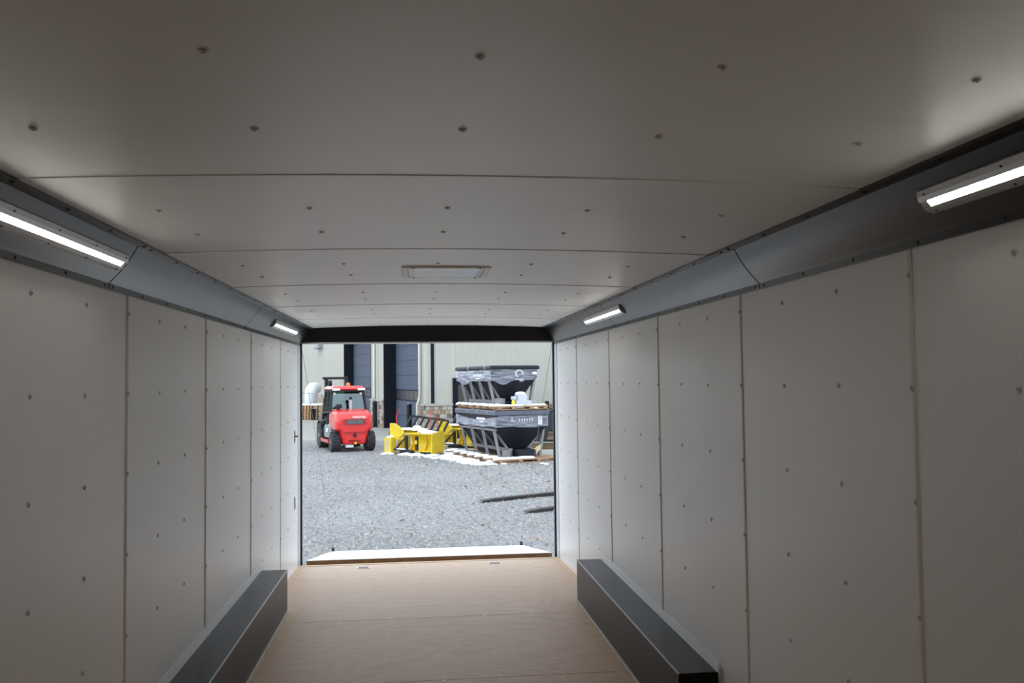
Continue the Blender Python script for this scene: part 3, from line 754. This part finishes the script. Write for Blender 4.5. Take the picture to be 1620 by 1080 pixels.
    MB().box(-.48, .48, .50, 1.76, 1.765, 1.80).build('roof_lining', 'cab_black', cab)
    for s in (-1, 1):
        MB().box(s*.38-.11, s*.38+.11, .42, .47, 1.80, 1.86).build('work_lamp', 'white_paint', cab)
        MB().lathe([(.03, 0), (.045, .03)], (s*.40, .60, 1.70), 10, 'y').build('round_lamp', 'white_paint', cab)
    MB().add([(-.5, .535, 1.2), (.5, .535, 1.2), (.44, .66, 1.76), (-.44, .66, 1.76), (-.5, .541, 1.2), (.5, .541, 1.2), (.44, .666, 1.76), (-.44, .666, 1.76)], [(0, 1, 2, 3), (7, 6, 5, 4), (0, 4, 5, 1), (1, 5, 6, 2), (2, 6, 7, 3), (3, 7, 4, 0)]).build('rear_window', 'cab_glass', cab)
    MB().add([(-.5, 1.835, 1.0), (.5, 1.835, 1.0), (.44, 1.62, 1.76), (-.44, 1.62, 1.76), (-.5, 1.841, 1.0), (.5, 1.841, 1.0), (.44, 1.626, 1.76), (-.44, 1.626, 1.76)], [(0, 1, 2, 3), (7, 6, 5, 4), (0, 4, 5, 1), (1, 5, 6, 2), (2, 6, 7, 3), (3, 7, 4, 0)]).build('windscreen', 'cab_glass', cab)
    for s in (-1, 1):
        MB().add([(s*.535, .56, 1.2), (s*.535, 1.8, 1.14), (s*.475, 1.6, 1.76), (s*.475, .68, 1.76), (s*.530, .56, 1.2), (s*.530, 1.8, 1.14), (s*.470, 1.6, 1.76), (s*.470, .68, 1.76)], [(0, 1, 2, 3), (7, 6, 5, 4), (0, 4, 5, 1), (1, 5, 6, 2), (2, 6, 7, 3), (3, 7, 4, 0)]).build('side_window', 'cab_glass', cab)
    m = MB(); m.hexa([(-.2, .85, .95), (.25, .85, .95), (.25, 1.25, .95), (-.2, 1.25, .95)], [(-.2, .85, 1.08), (.25, .85, 1.08), (.25, 1.25, 1.08), (-.2, 1.25, 1.08)]); m.hexa([(-.2, .78, 1.08), (.25, .78, 1.08), (.25, .9, 1.08), (-.2, .9, 1.08)], [(-.14, .70, 1.58), (.19, .70, 1.58), (.19, .78, 1.58), (-.14, .78, 1.58)]); m.build('seat', 'cab_black', o, bevel=.03)
    MB().path([(.02+.17*math.cos(a), 1.5+.05*math.sin(a), 1.28+.15*math.sin(a)) for a in [k*math.pi/8 for k in range(17)]], .014, 6).build('steering_wheel', 'cab_black', o)
    # exhaust, intake, beacon
    MB().path([(.03, .34, 1.2), (.03, .34, 1.54)], .042, 10).build('exhaust_pipe', 'hub_grey', o); MB().lathe([(.05, 1.52), (.05, 1.60), (.03, 1.60)], (.03, .34, 0), 10).build('exhaust_cap', 'cab_black', o)
    m = MB(); m.lathe([(.04, 1.2), (.04, 1.27), (.10, 1.28), (.10, 1.36), (.06, 1.39)], (-.33, .34, 0), 14); m.build('air_intake', 'cab_black', o)
    MB().lathe([(.06, 1.93), (.06, 1.99), (.035, 2.03)], (.04, .75, 0), 12).build('beacon', 'orange_lens', o)
    # mast
    ms = empty('mast', (0, 0, 0), 0, o)
    for s in (-1, 1):
        MB().box(s*.32-.05, s*.32+.05, 2.38, 2.52, .12, 2.17).build('mast_channel', 'cab_black', ms)
    MB().box(-.44, .36, 2.36, 2.50, 2.14, 2.22).build('mast_crossbar', 'cab_black', ms, bevel=.02)
    MB().tube((-.24, 2.45, .3), (-.24, 2.45, 2.1), .04).build('lift_cylinder', 'grey_metal', ms)
    MB().tube((-.24, 2.36, 2.02), (-.16, 2.36, 2.02), .09, 14).build('chain_wheel', 'cab_black', ms)
    MB().box(-.5, .5, 2.53, 2.58, .15, .55).build('carriage', 'cab_black', ms)
    for s in (-1, 1):
        MB().box(s*.28-.05, s*.28+.05, 2.58, 3.5, .05, .09).build('fork', 'fork_steel', ms)
    m = MB(); m.bar((-.52, .7, 1.55), (-.66, .75, 1.5), .02, .02); m.box(-.72, -.64, .70, .74, 1.34, 1.56); m.build('mirror', 'cab_black', o)
    return tag(o, 'red rough terrain forklift with glazed cab seen from behind', 'forklift')
forklift()

# ------------------------------------------------------------------ yellow snow plows
def plow(loc, label, hose=True):
    o = empty('snow_plow', loc, math.radians(-36.87))
    L = 1.55
    ep = [(-.12, .02), (.44, .06), (.50, .14), (.50, .60), (.42, .68), (-.10, .58)]; m = MB(); m.hexa([(L, y, z) for y, z in ep], [(L+.03, y, z) for y, z in ep])
    m.build('end_plate', 'yellow_paint', o, bevel=.008)
    m = MB(); m.box(-.10, .16, -.12, .10, .02, .46); m.build('wing_box', 'yellow_paint', o, bevel=.015)
    MB().box(-.01, .06, -.126, -.12, .08, .40).build('decal', 'hub_grey', o)
    wp = [(.0, .40), (.50, .40), (.50, .62), (.36, .76), (.18, .86), (.0, .86)]; m = MB(); m.hexa([(x, .02, z) for x, z in wp], [(x, .06, z) for x, z in wp]); m.build('wing_plate', 'yellow_paint', o, bevel=.01)
    # curved moldboard
    pr = [(.10, .12), (.16, .20), (.19, .30), (.18, .40), (.13, .50), (.06, .56)]
    pts = [(y, z) for y, z in pr]+[(y+.02, z) for y, z in reversed(pr)]
    MB().prism(pts, .72, L, 'x').build('moldboard', 'yellow_paint', o)
    for x in (.74, 1.22):
        MB().prism([(-.02, .12), (.12, .12), (.195, .30), (.08, .57), (.03, .57), (.12, .34)], x-.014, x+.014, 'x').build('rib', 'yellow_paint', o)
    MB().box(.62, L, -.03, .14, .08, .12).build('bottom_beam', 'yellow_paint', o)
    MB().box(.35, L+.02, .02, .05, .0, .08).build('rubber_edge', 'rubber', o)
    m = MB(); m.hexa([(.15, .05, .57), (L, .0, .555), (L, .48, .60), (.15, .62, .68)], [(.15, .05, .60), (L, .0, .575), (L, .48, .62), (.15, .62, .71)]); m.build('top_deck', 'yellow_paint', o)
    MB().box(.0, .3, .36, .60, .12, .5).build('wing_body', 'yellow_paint', o)
    # push frame
    for x in (.66, 1.02): MB().box(x-.035, x+.035, -.10, -.03, .12, .52).build('push_post', 'cab_black', o)
    m = MB(); m.tube((.30, -.12, .12), (.48, -.08, .33), .03); m.tube((.48, -.08, .33), (.64, -.06, .48), .02); m.build('ram', 'cab_black', o)
    MB().tube((.24, -.10, .13), (.95, -.10, .11), .025).build('cross_tube', 'cab_black', o)
    MB().box(.98, 1.06, -.106, -.10, .30, .40).build('decal', 'yellow_paint', o)
    # deflector frame
    df = empty('deflector', (0, 0, 0), 0, o)
    m = MB(); a0, a1 = Vector((.12, .60, .70)), Vector((L, .48, .62)); b0, b1 = Vector((.20, .80, 1.04)), Vector((L+.04, .68, .92))
    MB().bar(a0, a1, .03, .06).build('rail', 'cab_black', df); MB().bar(b0, b1, .03, .06).build('rail', 'cab_black', df)
    for k in range(7):
        t = k/6; MB().bar(a0.lerp(a1, t), b0.lerp(b1, t), .06, .04).build('upright', 'cab_black', df)
    # markers and hose
    if hose: m = MB(); m.path([(.02, .33, .80), (.0, .32, 1.0), (.05, .31, 1.15), (.12, .31, 1.24)], .014, 6); m.build('marker', 'red_marker', o)
    for x in (1.05, 1.28): MB().path([(x, .55, .62), (x-.01, .56, 1.20)], .008, 6).build('marker', 'red_marker', o)
    MB().path([(.08, .25, .82), (-.10, .2, .70), (-.14, .15, .52), (-.04, .05, .47)], .010, 6).build('hose', 'rubber', o)
    MB().path([(.30, .25, .78), (.45, .15, .66), (.50, .02, .55), (.40, -.06, .45)], .010, 6).build('hose', 'rubber', o)
    return tag(o, label, 'snow plow', 'yellow snow plows')
plow((-.81, 25.26, GZ), 'yellow box snow plow with black deflector, the front one beside the red forklift')
plow((.62, 27.1, GZ), 'yellow box snow plow half hidden behind the black spreader', False)

# ------------------------------------------------------------------ salt spreaders on pallets
HANG = math.radians(18.4)
HM = Matrix.Rotation(HANG, 4, 'Z')
HL = Vector((2.64, 22.09, GZ))
def spreader(zb, off, hw_, L, zleg, zV, zV2, zB, zR, label, nleg, rimw, dish):
    # zb base (top of pallet), zV bottom of V, zV2 top of V, zB body top, zR rim top
    o = empty('salt_spreader', HL+HM@Vector(off)+Vector((0, 0, zb)), HANG)
    r4 = lambda hx0, hx1, y0, y1, z: [(hx0, y0, z), (hx1, y0, z), (hx1, y1, z), (hx0, y1, z)]
    m = MB(); m.loft([r4(-.24, .24, .28, L-.28, zV), r4(-hw_*.93, hw_*.93, .03, L-.03, zV2-.03), r4(-hw_, hw_, 0, L, zV2+.02), r4(-hw_, hw_, 0, L, zB)])
    hop = m.build('hopper', 'hopper_plastic', o, bevel=.03)
    m = MB(); m.loft([r4(-hw_-rimw, hw_+rimw, -rimw, L+rimw, zB), r4(-hw_-rimw, hw_+rimw, -rimw, L+rimw, zR-.02), r4(-hw_-rimw+.03, hw_+rimw-.03, -rimw+.03, L+rimw-.03, zR)])
    lid = m.build('lid', 'lid_grey' if not dish else 'hopper_plastic', o, bevel=.02)
    if not dish:
        for k in range(3): MB().tube((-hw_-rimw-.004, .5+.7*k, (zB+zR)/2), (-hw_-rimw+.01, .5+.7*k, (zB+zR)/2), .014).build('bolt', 'steel', lid)
    # wrap: thin film around the body
    zw0 = zV2+(.02 if not dish else -.02)
    N = 28; e = .012; per = []
    def edge(a, b, n): return [(a[0]+(b[0]-a[0])*i/n, a[1]+(b[1]-a[1])*i/n) for i in range(n)]
    c4 = [(-hw_-e, -e), (hw_+e, -e), (hw_+e, L+e), (-hw_-e, L+e)]
    for i in range(4): per += edge(c4[i], c4[(i+1) % 4], 14)
    n = len(per)
    m = MB(); bot, top = [], []
    for i, (x, y) in enumerate(per):
        sag = 0.
        if dish:
            sag = -.12*max(0, math.sin(i*.45))**2-.03
        else:
            sag = .02*math.sin(i*.5)
        tops = zB-.002
        if not dish and x < -hw_: tops = zB-.03-.09*max(0, math.sin(math.pi*min(1, max(0, y/L))))
        bx = x; by = y
        if zw0+sag < zV2:
            f = 1-.35*(zV2-(zw0+sag)); bx = x*f; by = y if 0 < y < L else (y+.1*(zV2-zw0-sag) if y <= 0 else y-.1*(zV2-zw0-sag))
            bx = bx-.008*(1 if x < 0 else -1)
        bot.append((bx, by, zw0+sag)); top.append((x, y, tops))
    m.add(bot+top, [(i, (i+1) % n, n+(i+1) % n, n+i) for i in range(n)])
    m.build('shrink_wrap', 'shrink_wrap', o)
    # extra film sheet, added so the sky-facing long side looks lit and paler
    m = MB(); q0, q1 = [], []; nn = 16
    for i in range(nn+1):
        y = -.02+(L+.04)*i/nn
        q0.append((-hw_-.022-.006*(i % 2), y, zV2+(.03 if not dish else .0)+.02*math.sin(i*.9))); q1.append((-hw_-.020, y, zB-.03-(.10*math.sin(math.pi*i/nn) if not dish else .0)))
    m.add(q0+q1, [(i, i+1, nn+2+i, nn+1+i) for i in range(nn)]); m.build('shrink_wrap', 'shrink_wrap', o)
    # legs and braces
    for k in range(nleg):
        y = .22+(L-.5)*k/(nleg-1)
        for s in (-1, 1):
            MB().bar((s*(hw_-.02), y, zV2-.02), (s*(hw_-.16), y-.05, 0), .07, .07).build('leg', 'leg_grey', o)
            MB().bar((s*(hw_-.05), y+.03, zV2-.05), (s*.28, y+.06, zV-.02 if zV > .1 else .08), .045, .045).build('brace', 'leg_grey', o)
    for s in (-1, 1):
        MB().box(*sorted((s*.26, s*.32)), .05, L-.05, zV-.06, zV+.02).build('base_rail', 'leg_grey', o)
        MB().box(*sorted((s*(hw_-.09), s*(hw_-.03))), .1, L-.1, zV2-.07, zV2-.02).build('top_rail', 'leg_grey', o)
    MB().box(-.22, .22, .1, L-.1, .02, zV-.002).build('conveyor', 'hopper_plastic', o)
    MB().lathe([(.14, .02), (.14, .18), (.12, .19)], (-.38, .12, 0), 14).build('spinner_drum', 'leg_grey', o)
    return o, hop
ph = .10
def long_pallet(loc, L, W, label, nb, ov):
    o = empty('timber_pallet', loc, HANG)
    for k in range(nb):
        y = -.35+(L+.2)*k/(nb-1)
        MB().box(-W/2-ov, W/2, y-.09, y+.09, ph-.03, ph).build('deck_board', 'pallet_wood', o)
    for x in (-W/2+.08, -.25, .25, W/2-.08): MB().box(x-.05, x+.05, -.45, L, .02, ph-.0302).build('stringer', 'pallet_wood', o)
    for k in (0, nb//2, nb-1):
        y = -.35+(L+.2)*k/(nb-1); MB().box(-W/2, W/2, y-.07, y+.07, 0, .0198).build('bottom_board', 'pallet_wood', o)
    return tag(o, label, 'pallet', 'pallets under the spreaders')
long_pallet(HL, 3.0, 1.75, 'snow-edged wooden pallet on the gravel under the lower black spreader', 7, .12)
lo, hop = spreader(ph, (0, 0, 0), .72, 2.75, .8, .20, .74, 1.06, 1.20, '', 4, .045, False)
tag(lo, 'lower black salt spreader in shrink wrap with snow on its lid', 'spreader', 'stacked salt spreaders')
MB().box(-.22, .27, -.24, .08, .005, .20).build('motor_cover', 'hopper_plastic', lo, bevel=.015)
m = MB(); m.hexa([(.30, .0, .02), (.50, .0, .16), (.52, .0, .30), (.30, .0, .18)], [(.30, .03, .02), (.50, .03, .16), (.52, .03, .30), (.30, .03, .18)]); tag(m.build('gusset', 'tan_strip', lo), 'tan triangular gusset plate')
ZL2 = ph+1.20
# pale marks printed on the wrapped end face and side
def marks(o, hop, L, hw_, z0, big):
    m = MB(); random.seed(3)
    if big:
        for k in range(9):
            a = k/8*4.2; m.box(.12+.10*math.cos(a)-.028, .12+.10*math.cos(a)+.028, -.018, -.015, z0+.10+.085*math.sin(a)-.018, z0+.10+.085*math.sin(a)+.022)
        m.box(.0, .24, -.018, -.015, z0-.06, z0-.035); m.box(.12, .24, -.018, -.015, z0-.10, z0-.08)
    else:
        for k, (xa, wd, h) in enumerate(((-.30, .02, .11), (-.27, .05, .02), (-.10, .03, .07), (-.02, .03, .06), (.05, .03, .08), (.12, .03, .06), (.19, .03, .06), (.26, .02, .10), (.02, .02, .03), (.10, .02, .03))):
            zz = z0-(.06 if k > 7 else 0); m.box(xa, xa+wd, -.018, -.015, zz, zz+h)
    m.build('printed_mark', 'box_lightgrey', o)
    m = MB()
    for k in range(5):
        y = L*.25+.12*k; m.box(-hw_-.018, -hw_-.015, y, y+.09, z0+.03, z0+.09)
    m.box(-hw_-.018, -hw_-.015, L*.25+.1, L*.25+.4, z0-.03, z0); m.build('printed_mark', 'tag_white', o)
marks(lo, hop, 2.75, .72, .90, False)
MB().box(.44, .56, -.02, -.016, .90, 1.02).build('shipping_label', 'tag_white', lo)
up_off = (-.06, .28, 0)
o = long_pallet(HL+HM@Vector((-.02, .35, 0))+Vector((0, 0, ZL2)), 2.3, 1.45, 'snow-edged wooden pallet on the lid of the lower black spreader', 6, .08)
uo, hop2 = spreader(ZL2+ph, up_off, .66, 2.45, .8, .12, .70, .93, 1.03, '', 4, .04, True)
tag(uo, 'upper black salt spreader in shrink wrap stacked on the lower one', 'spreader', 'stacked salt spreaders')
marks(uo, hop2, 2.45, .66, .72, True)
MB().box(.50, .62, -.02, -.016, .80, .86).build('shipping_label', 'tag_white', uo)
for y in (.35, 1.5): MB().box(-.705, -.70, y, y+.012, .93, 1.035).build('strap', 'tag_white', uo)
# control boxes on the upper pallet
o = empty('control_box', HL+HM@Vector((.02, -.0, 0))+Vector((0, 0, ZL2+ph)), HANG)
MB().box(-.20, .22, -.08, .2, 0, .13).build('lower_case', 'box_lightgrey', o, bevel=.01); MB().box(-.14, .12, -.03, .2, .13, .28).build('upper_case', 'box_lightgrey', o, bevel=.01)
MB().box(-.30, -.21, -.04, .06, .16, .24).build('switch', 'box_lightgrey', o); MB().lathe([(.04, 0), (.045, .08), (.03, .15)], (-.26, 0, 0), 10).build('yellow_motor', 'tag_yellow', o)
tag(o, 'pale grey control boxes on the upper pallet in front of the spreader', 'control box')

# snow on the spreaders
def snowslab(pts_fn, label):
    m = MB(); pts_fn(m); o = m.build('snow_cover', 'snow', smooth=True); tag(o, label, 'snow', None, 'stuff'); return o
def wl_(x, y, z): return HL+HM@Vector((x, y, 0))+Vector((0, 0, z))
def f1(m):
    nx, ny = 8, 16; g = []
    for j in range(ny+1):
        for i in range(nx+1):
            x = -.76+1.52*i/nx; y = -.04+2.83*j/ny; edge = i in (0, nx) or j in (0, ny)
            near = max(0, 1-y/.5)*max(0, (x+.2))*.05
            edge = edge and i != 0
            z = ZL2+(.004 if edge else random.uniform(.03, .07)-near)+(.03 if x < -.3 and not edge else 0)
            g.append(wl_(x, y, z))
    m.add(g, [(j*(nx+1)+i, j*(nx+1)+i+1, (j+1)*(nx+1)+i+1, (j+1)*(nx+1)+i) for j in range(ny) for i in range(nx)])
snowslab(f1, 'snow lying on the lid of the lower black spreader')
def f2(m):
    for k in range(7):
        y = -.35+3.2*k/6; p = wl_(-.80, y, ph); snow_blob(m, p.x, p.y, p.z, .22, .10, .06, HANG)
    for x in (-.45, -.1): p = wl_(x, -.36, ph); snow_blob(m, p.x, p.y, p.z, .28, .09, .05, HANG)
snowslab(f2, 'snow clumps on the board ends of the pallet on the gravel')
def f3(m):
    for k in range(6):
        y = -.35+2.5*k/5+.35; p = wl_(-.68, y, ZL2+ph); snow_blob(m, p.x, p.y, p.z, .17, .10, .06, HANG)
    for x in (-.45, -.1, .2, .5): p = wl_(x, .0, ZL2+ph); snow_blob(m, p.x, p.y, p.z, .22, .09, .04, HANG)
    p = wl_(-.02, .08, ZL2+ph+.28); snow_blob(m, p.x, p.y, p.z, .15, .12, .07, HANG)
snowslab(f3, 'snow clumps on the upper pallet and control boxes')
def f4(m):
    def on(loc, pts):
        M = Matrix.Translation(loc)@Matrix.Rotation(math.radians(-36.87), 4, 'Z')
        for x, y, z, rx, ry, h in pts: p = M@Vector((x, y, z)); snow_blob(m, p.x, p.y, p.z, rx, ry, h, math.radians(-36.87))
    pts = [(.45, .2, .68, .28, .18, .05), (.8, .35, .655, .3, .22, .06), (1.2, .2, .61, .32, .18, .06), (.62, .5, .68, .14, .1, .1), (1.3, .05, .585, .2, .05, .05), (.06, -.03, .46, .12, .10, .05), (.5, -.10, .14, .2, .05, .03)]
    on((-.81, 25.26, GZ), pts); on((.62, 27.1, GZ), pts)
snowslab(f4, 'snow lying on the yellow plows')
m = MB()
random.seed(11)
def patch(x0, y0, x1, y1, n, sp_, r0, r1):
    for _ in range(n):
        t = random.random(); x = x0+(x1-x0)*t+random.gauss(0, sp_); y = y0+(y1-y0)*t+random.gauss(0, sp_*1.4)
        r = random.uniform(r0, r1); snow_blob(m, x, y, GZ+.004, r, r*random.uniform(.6, 1), r*random.uniform(.25, .45), random.uniform(0, 3), 8)
patch(-.95, 25.05, -.72, 24.95, 8, .06, .06, .14)
patch(-.35, 24.75, .35, 24.05, 34, .11, .05, .16)
patch(.35, 23.95, .95, 23.3, 40, .2, .04, .16)
patch(.8, 23.6, 1.55, 21.5, 60, .13, .06, .18)
patch(.9, 25.2, .95, 24.2, 16, .12, .06, .16)
patch(-.3, 24.2, 1.2, 22.0, 26, .22, .02, .06)
patch(1.5, 21.5, 2.0, 21.3, 10, .08, .05, .12)
patch(3.0, 21.0, 3.05, 21.0, 2, .05, .05, .09)
tag(m.build('snow_patches', 'snow', smooth=True), 'melting snow patches on the gravel around plows and spreaders', 'snow', None, 'stuff')

# ------------------------------------------------------------------ fork tines on the gravel
def tine(p0, p1, label):
    p0 = Vector(p0); p1 = Vector(p1); d = p1-p0; L = 1.9
    o = empty('fork_tine', (p0.x, p0.y, GZ), math.atan2(d.y, d.x))
    prof = [(0, .030), (.05, .015), (.25, .005), (.6, .0), (L, .0), (L, .62), (L-.05, .62), (L-.05, .08), (L-.10, .062), (.6, .058), (.25, .055), (.06, .042)]
    MB().prism(prof, -.065, .065, 'y').build('blade', 'fork_steel', o, bevel=.004)
    MB().box(L, L+.04, -.06, .06, .5, .58).build('hook', 'fork_steel', o)
    return tag(o, label, 'fork tine', 'fork tines on the gravel')
tine((1.03, 14.75), (2.39, 15.45), 'dark steel fork tine on the gravel, the longer farther one')
tine((1.63, 13.45), (2.99, 14.18), 'dark steel fork tine on the gravel, the shorter nearer one')

# ------------------------------------------------------------------ timber and dark pickup at the right
o = empty('timber_beam', (3.9, 25.55, GZ+.012), math.radians(-14)); MB().box(-.72, 1.2, -.1, .1, 0, .18).build('beam', 'timber', o, bevel=.015); MB().box(-.74, 1.2, -.11, .11, .18, .2).build('top_board', 'concrete', o)
tag(o, 'weathered timber beam lying in front of the dark pickup', 'beam')
def pickup():
    o = empty('pickup_truck', (4.05, 27.75, GZ+.012), math.radians(-6))
    def body(prof, y0, y1, nm, mt, bev=.04): return MB().prism(prof, y0, y1, 'y').build(nm, mt, o, bevel=bev)
    body([(-1.0, .42), (-.98, .80), (-.85, .98), (.42, 1.06), (3.9, 1.06), (3.95, .45), (3.2, .40), (.6, .36)], .1, 1.7, 'body', 'truck_paint')
    body([(.40, 1.06), (1.0, 1.66), (2.2, 1.68), (2.45, 1.06)], .2, 1.6, 'cab', 'truck_paint')
    MB().prism([(.62, 1.10), (1.06, 1.58), (1.55, 1.60), (1.55, 1.10)], .195, .2, 'y').build('window', 'window_dark', o)
    for x in (-.22, 2.9):
        for y in (.12, 1.68):
            MB().lathe([(.18, -.11), (.30, -.11), (.33, -.07), (.33, .07), (.30, .11), (.18, .11)], (x, y, .33), 22, 'y').build('tyre', 'tyre', o)
            MB().lathe([(.02, -.09), (.1, -.08), (.18, -.1), (.18, .1), (.1, .08), (.02, .09)], (x, y, .33), 14, 'y').build('rim', 'hub_grey', o)
    MB().box(.25, 2.3, -.06, .12, .38, .44).build('running_board', 'cab_black', o)
    m = MB(); m.bar((.28, .1, 1.05), (.12, -.08, 1.15), .04, .03); m.box(.0, .14, -.12, -.04, 1.06, 1.36); m.build('mirror', 'cab_black', o, bevel=.015)
    MB().box(-1.06, -.98, .15, 1.65, .4, .6).build('bumper', 'hub_grey', o)
    MB().box(-1.01, -.97, .5, 1.3, .65, .85).build('grille', 'cab_black', o)
    return tag(o, 'dark pickup truck mostly hidden behind the spreaders and door jamb', 'truck')
pickup()
m = MB(); snow_blob(m, 4.95, 27.63, GZ+.455, .7, .07, .05, math.radians(-6)); tag(m.build('snow_cover', 'snow', smooth=True), 'snow on the running board of the dark pickup', 'snow', None, 'stuff')
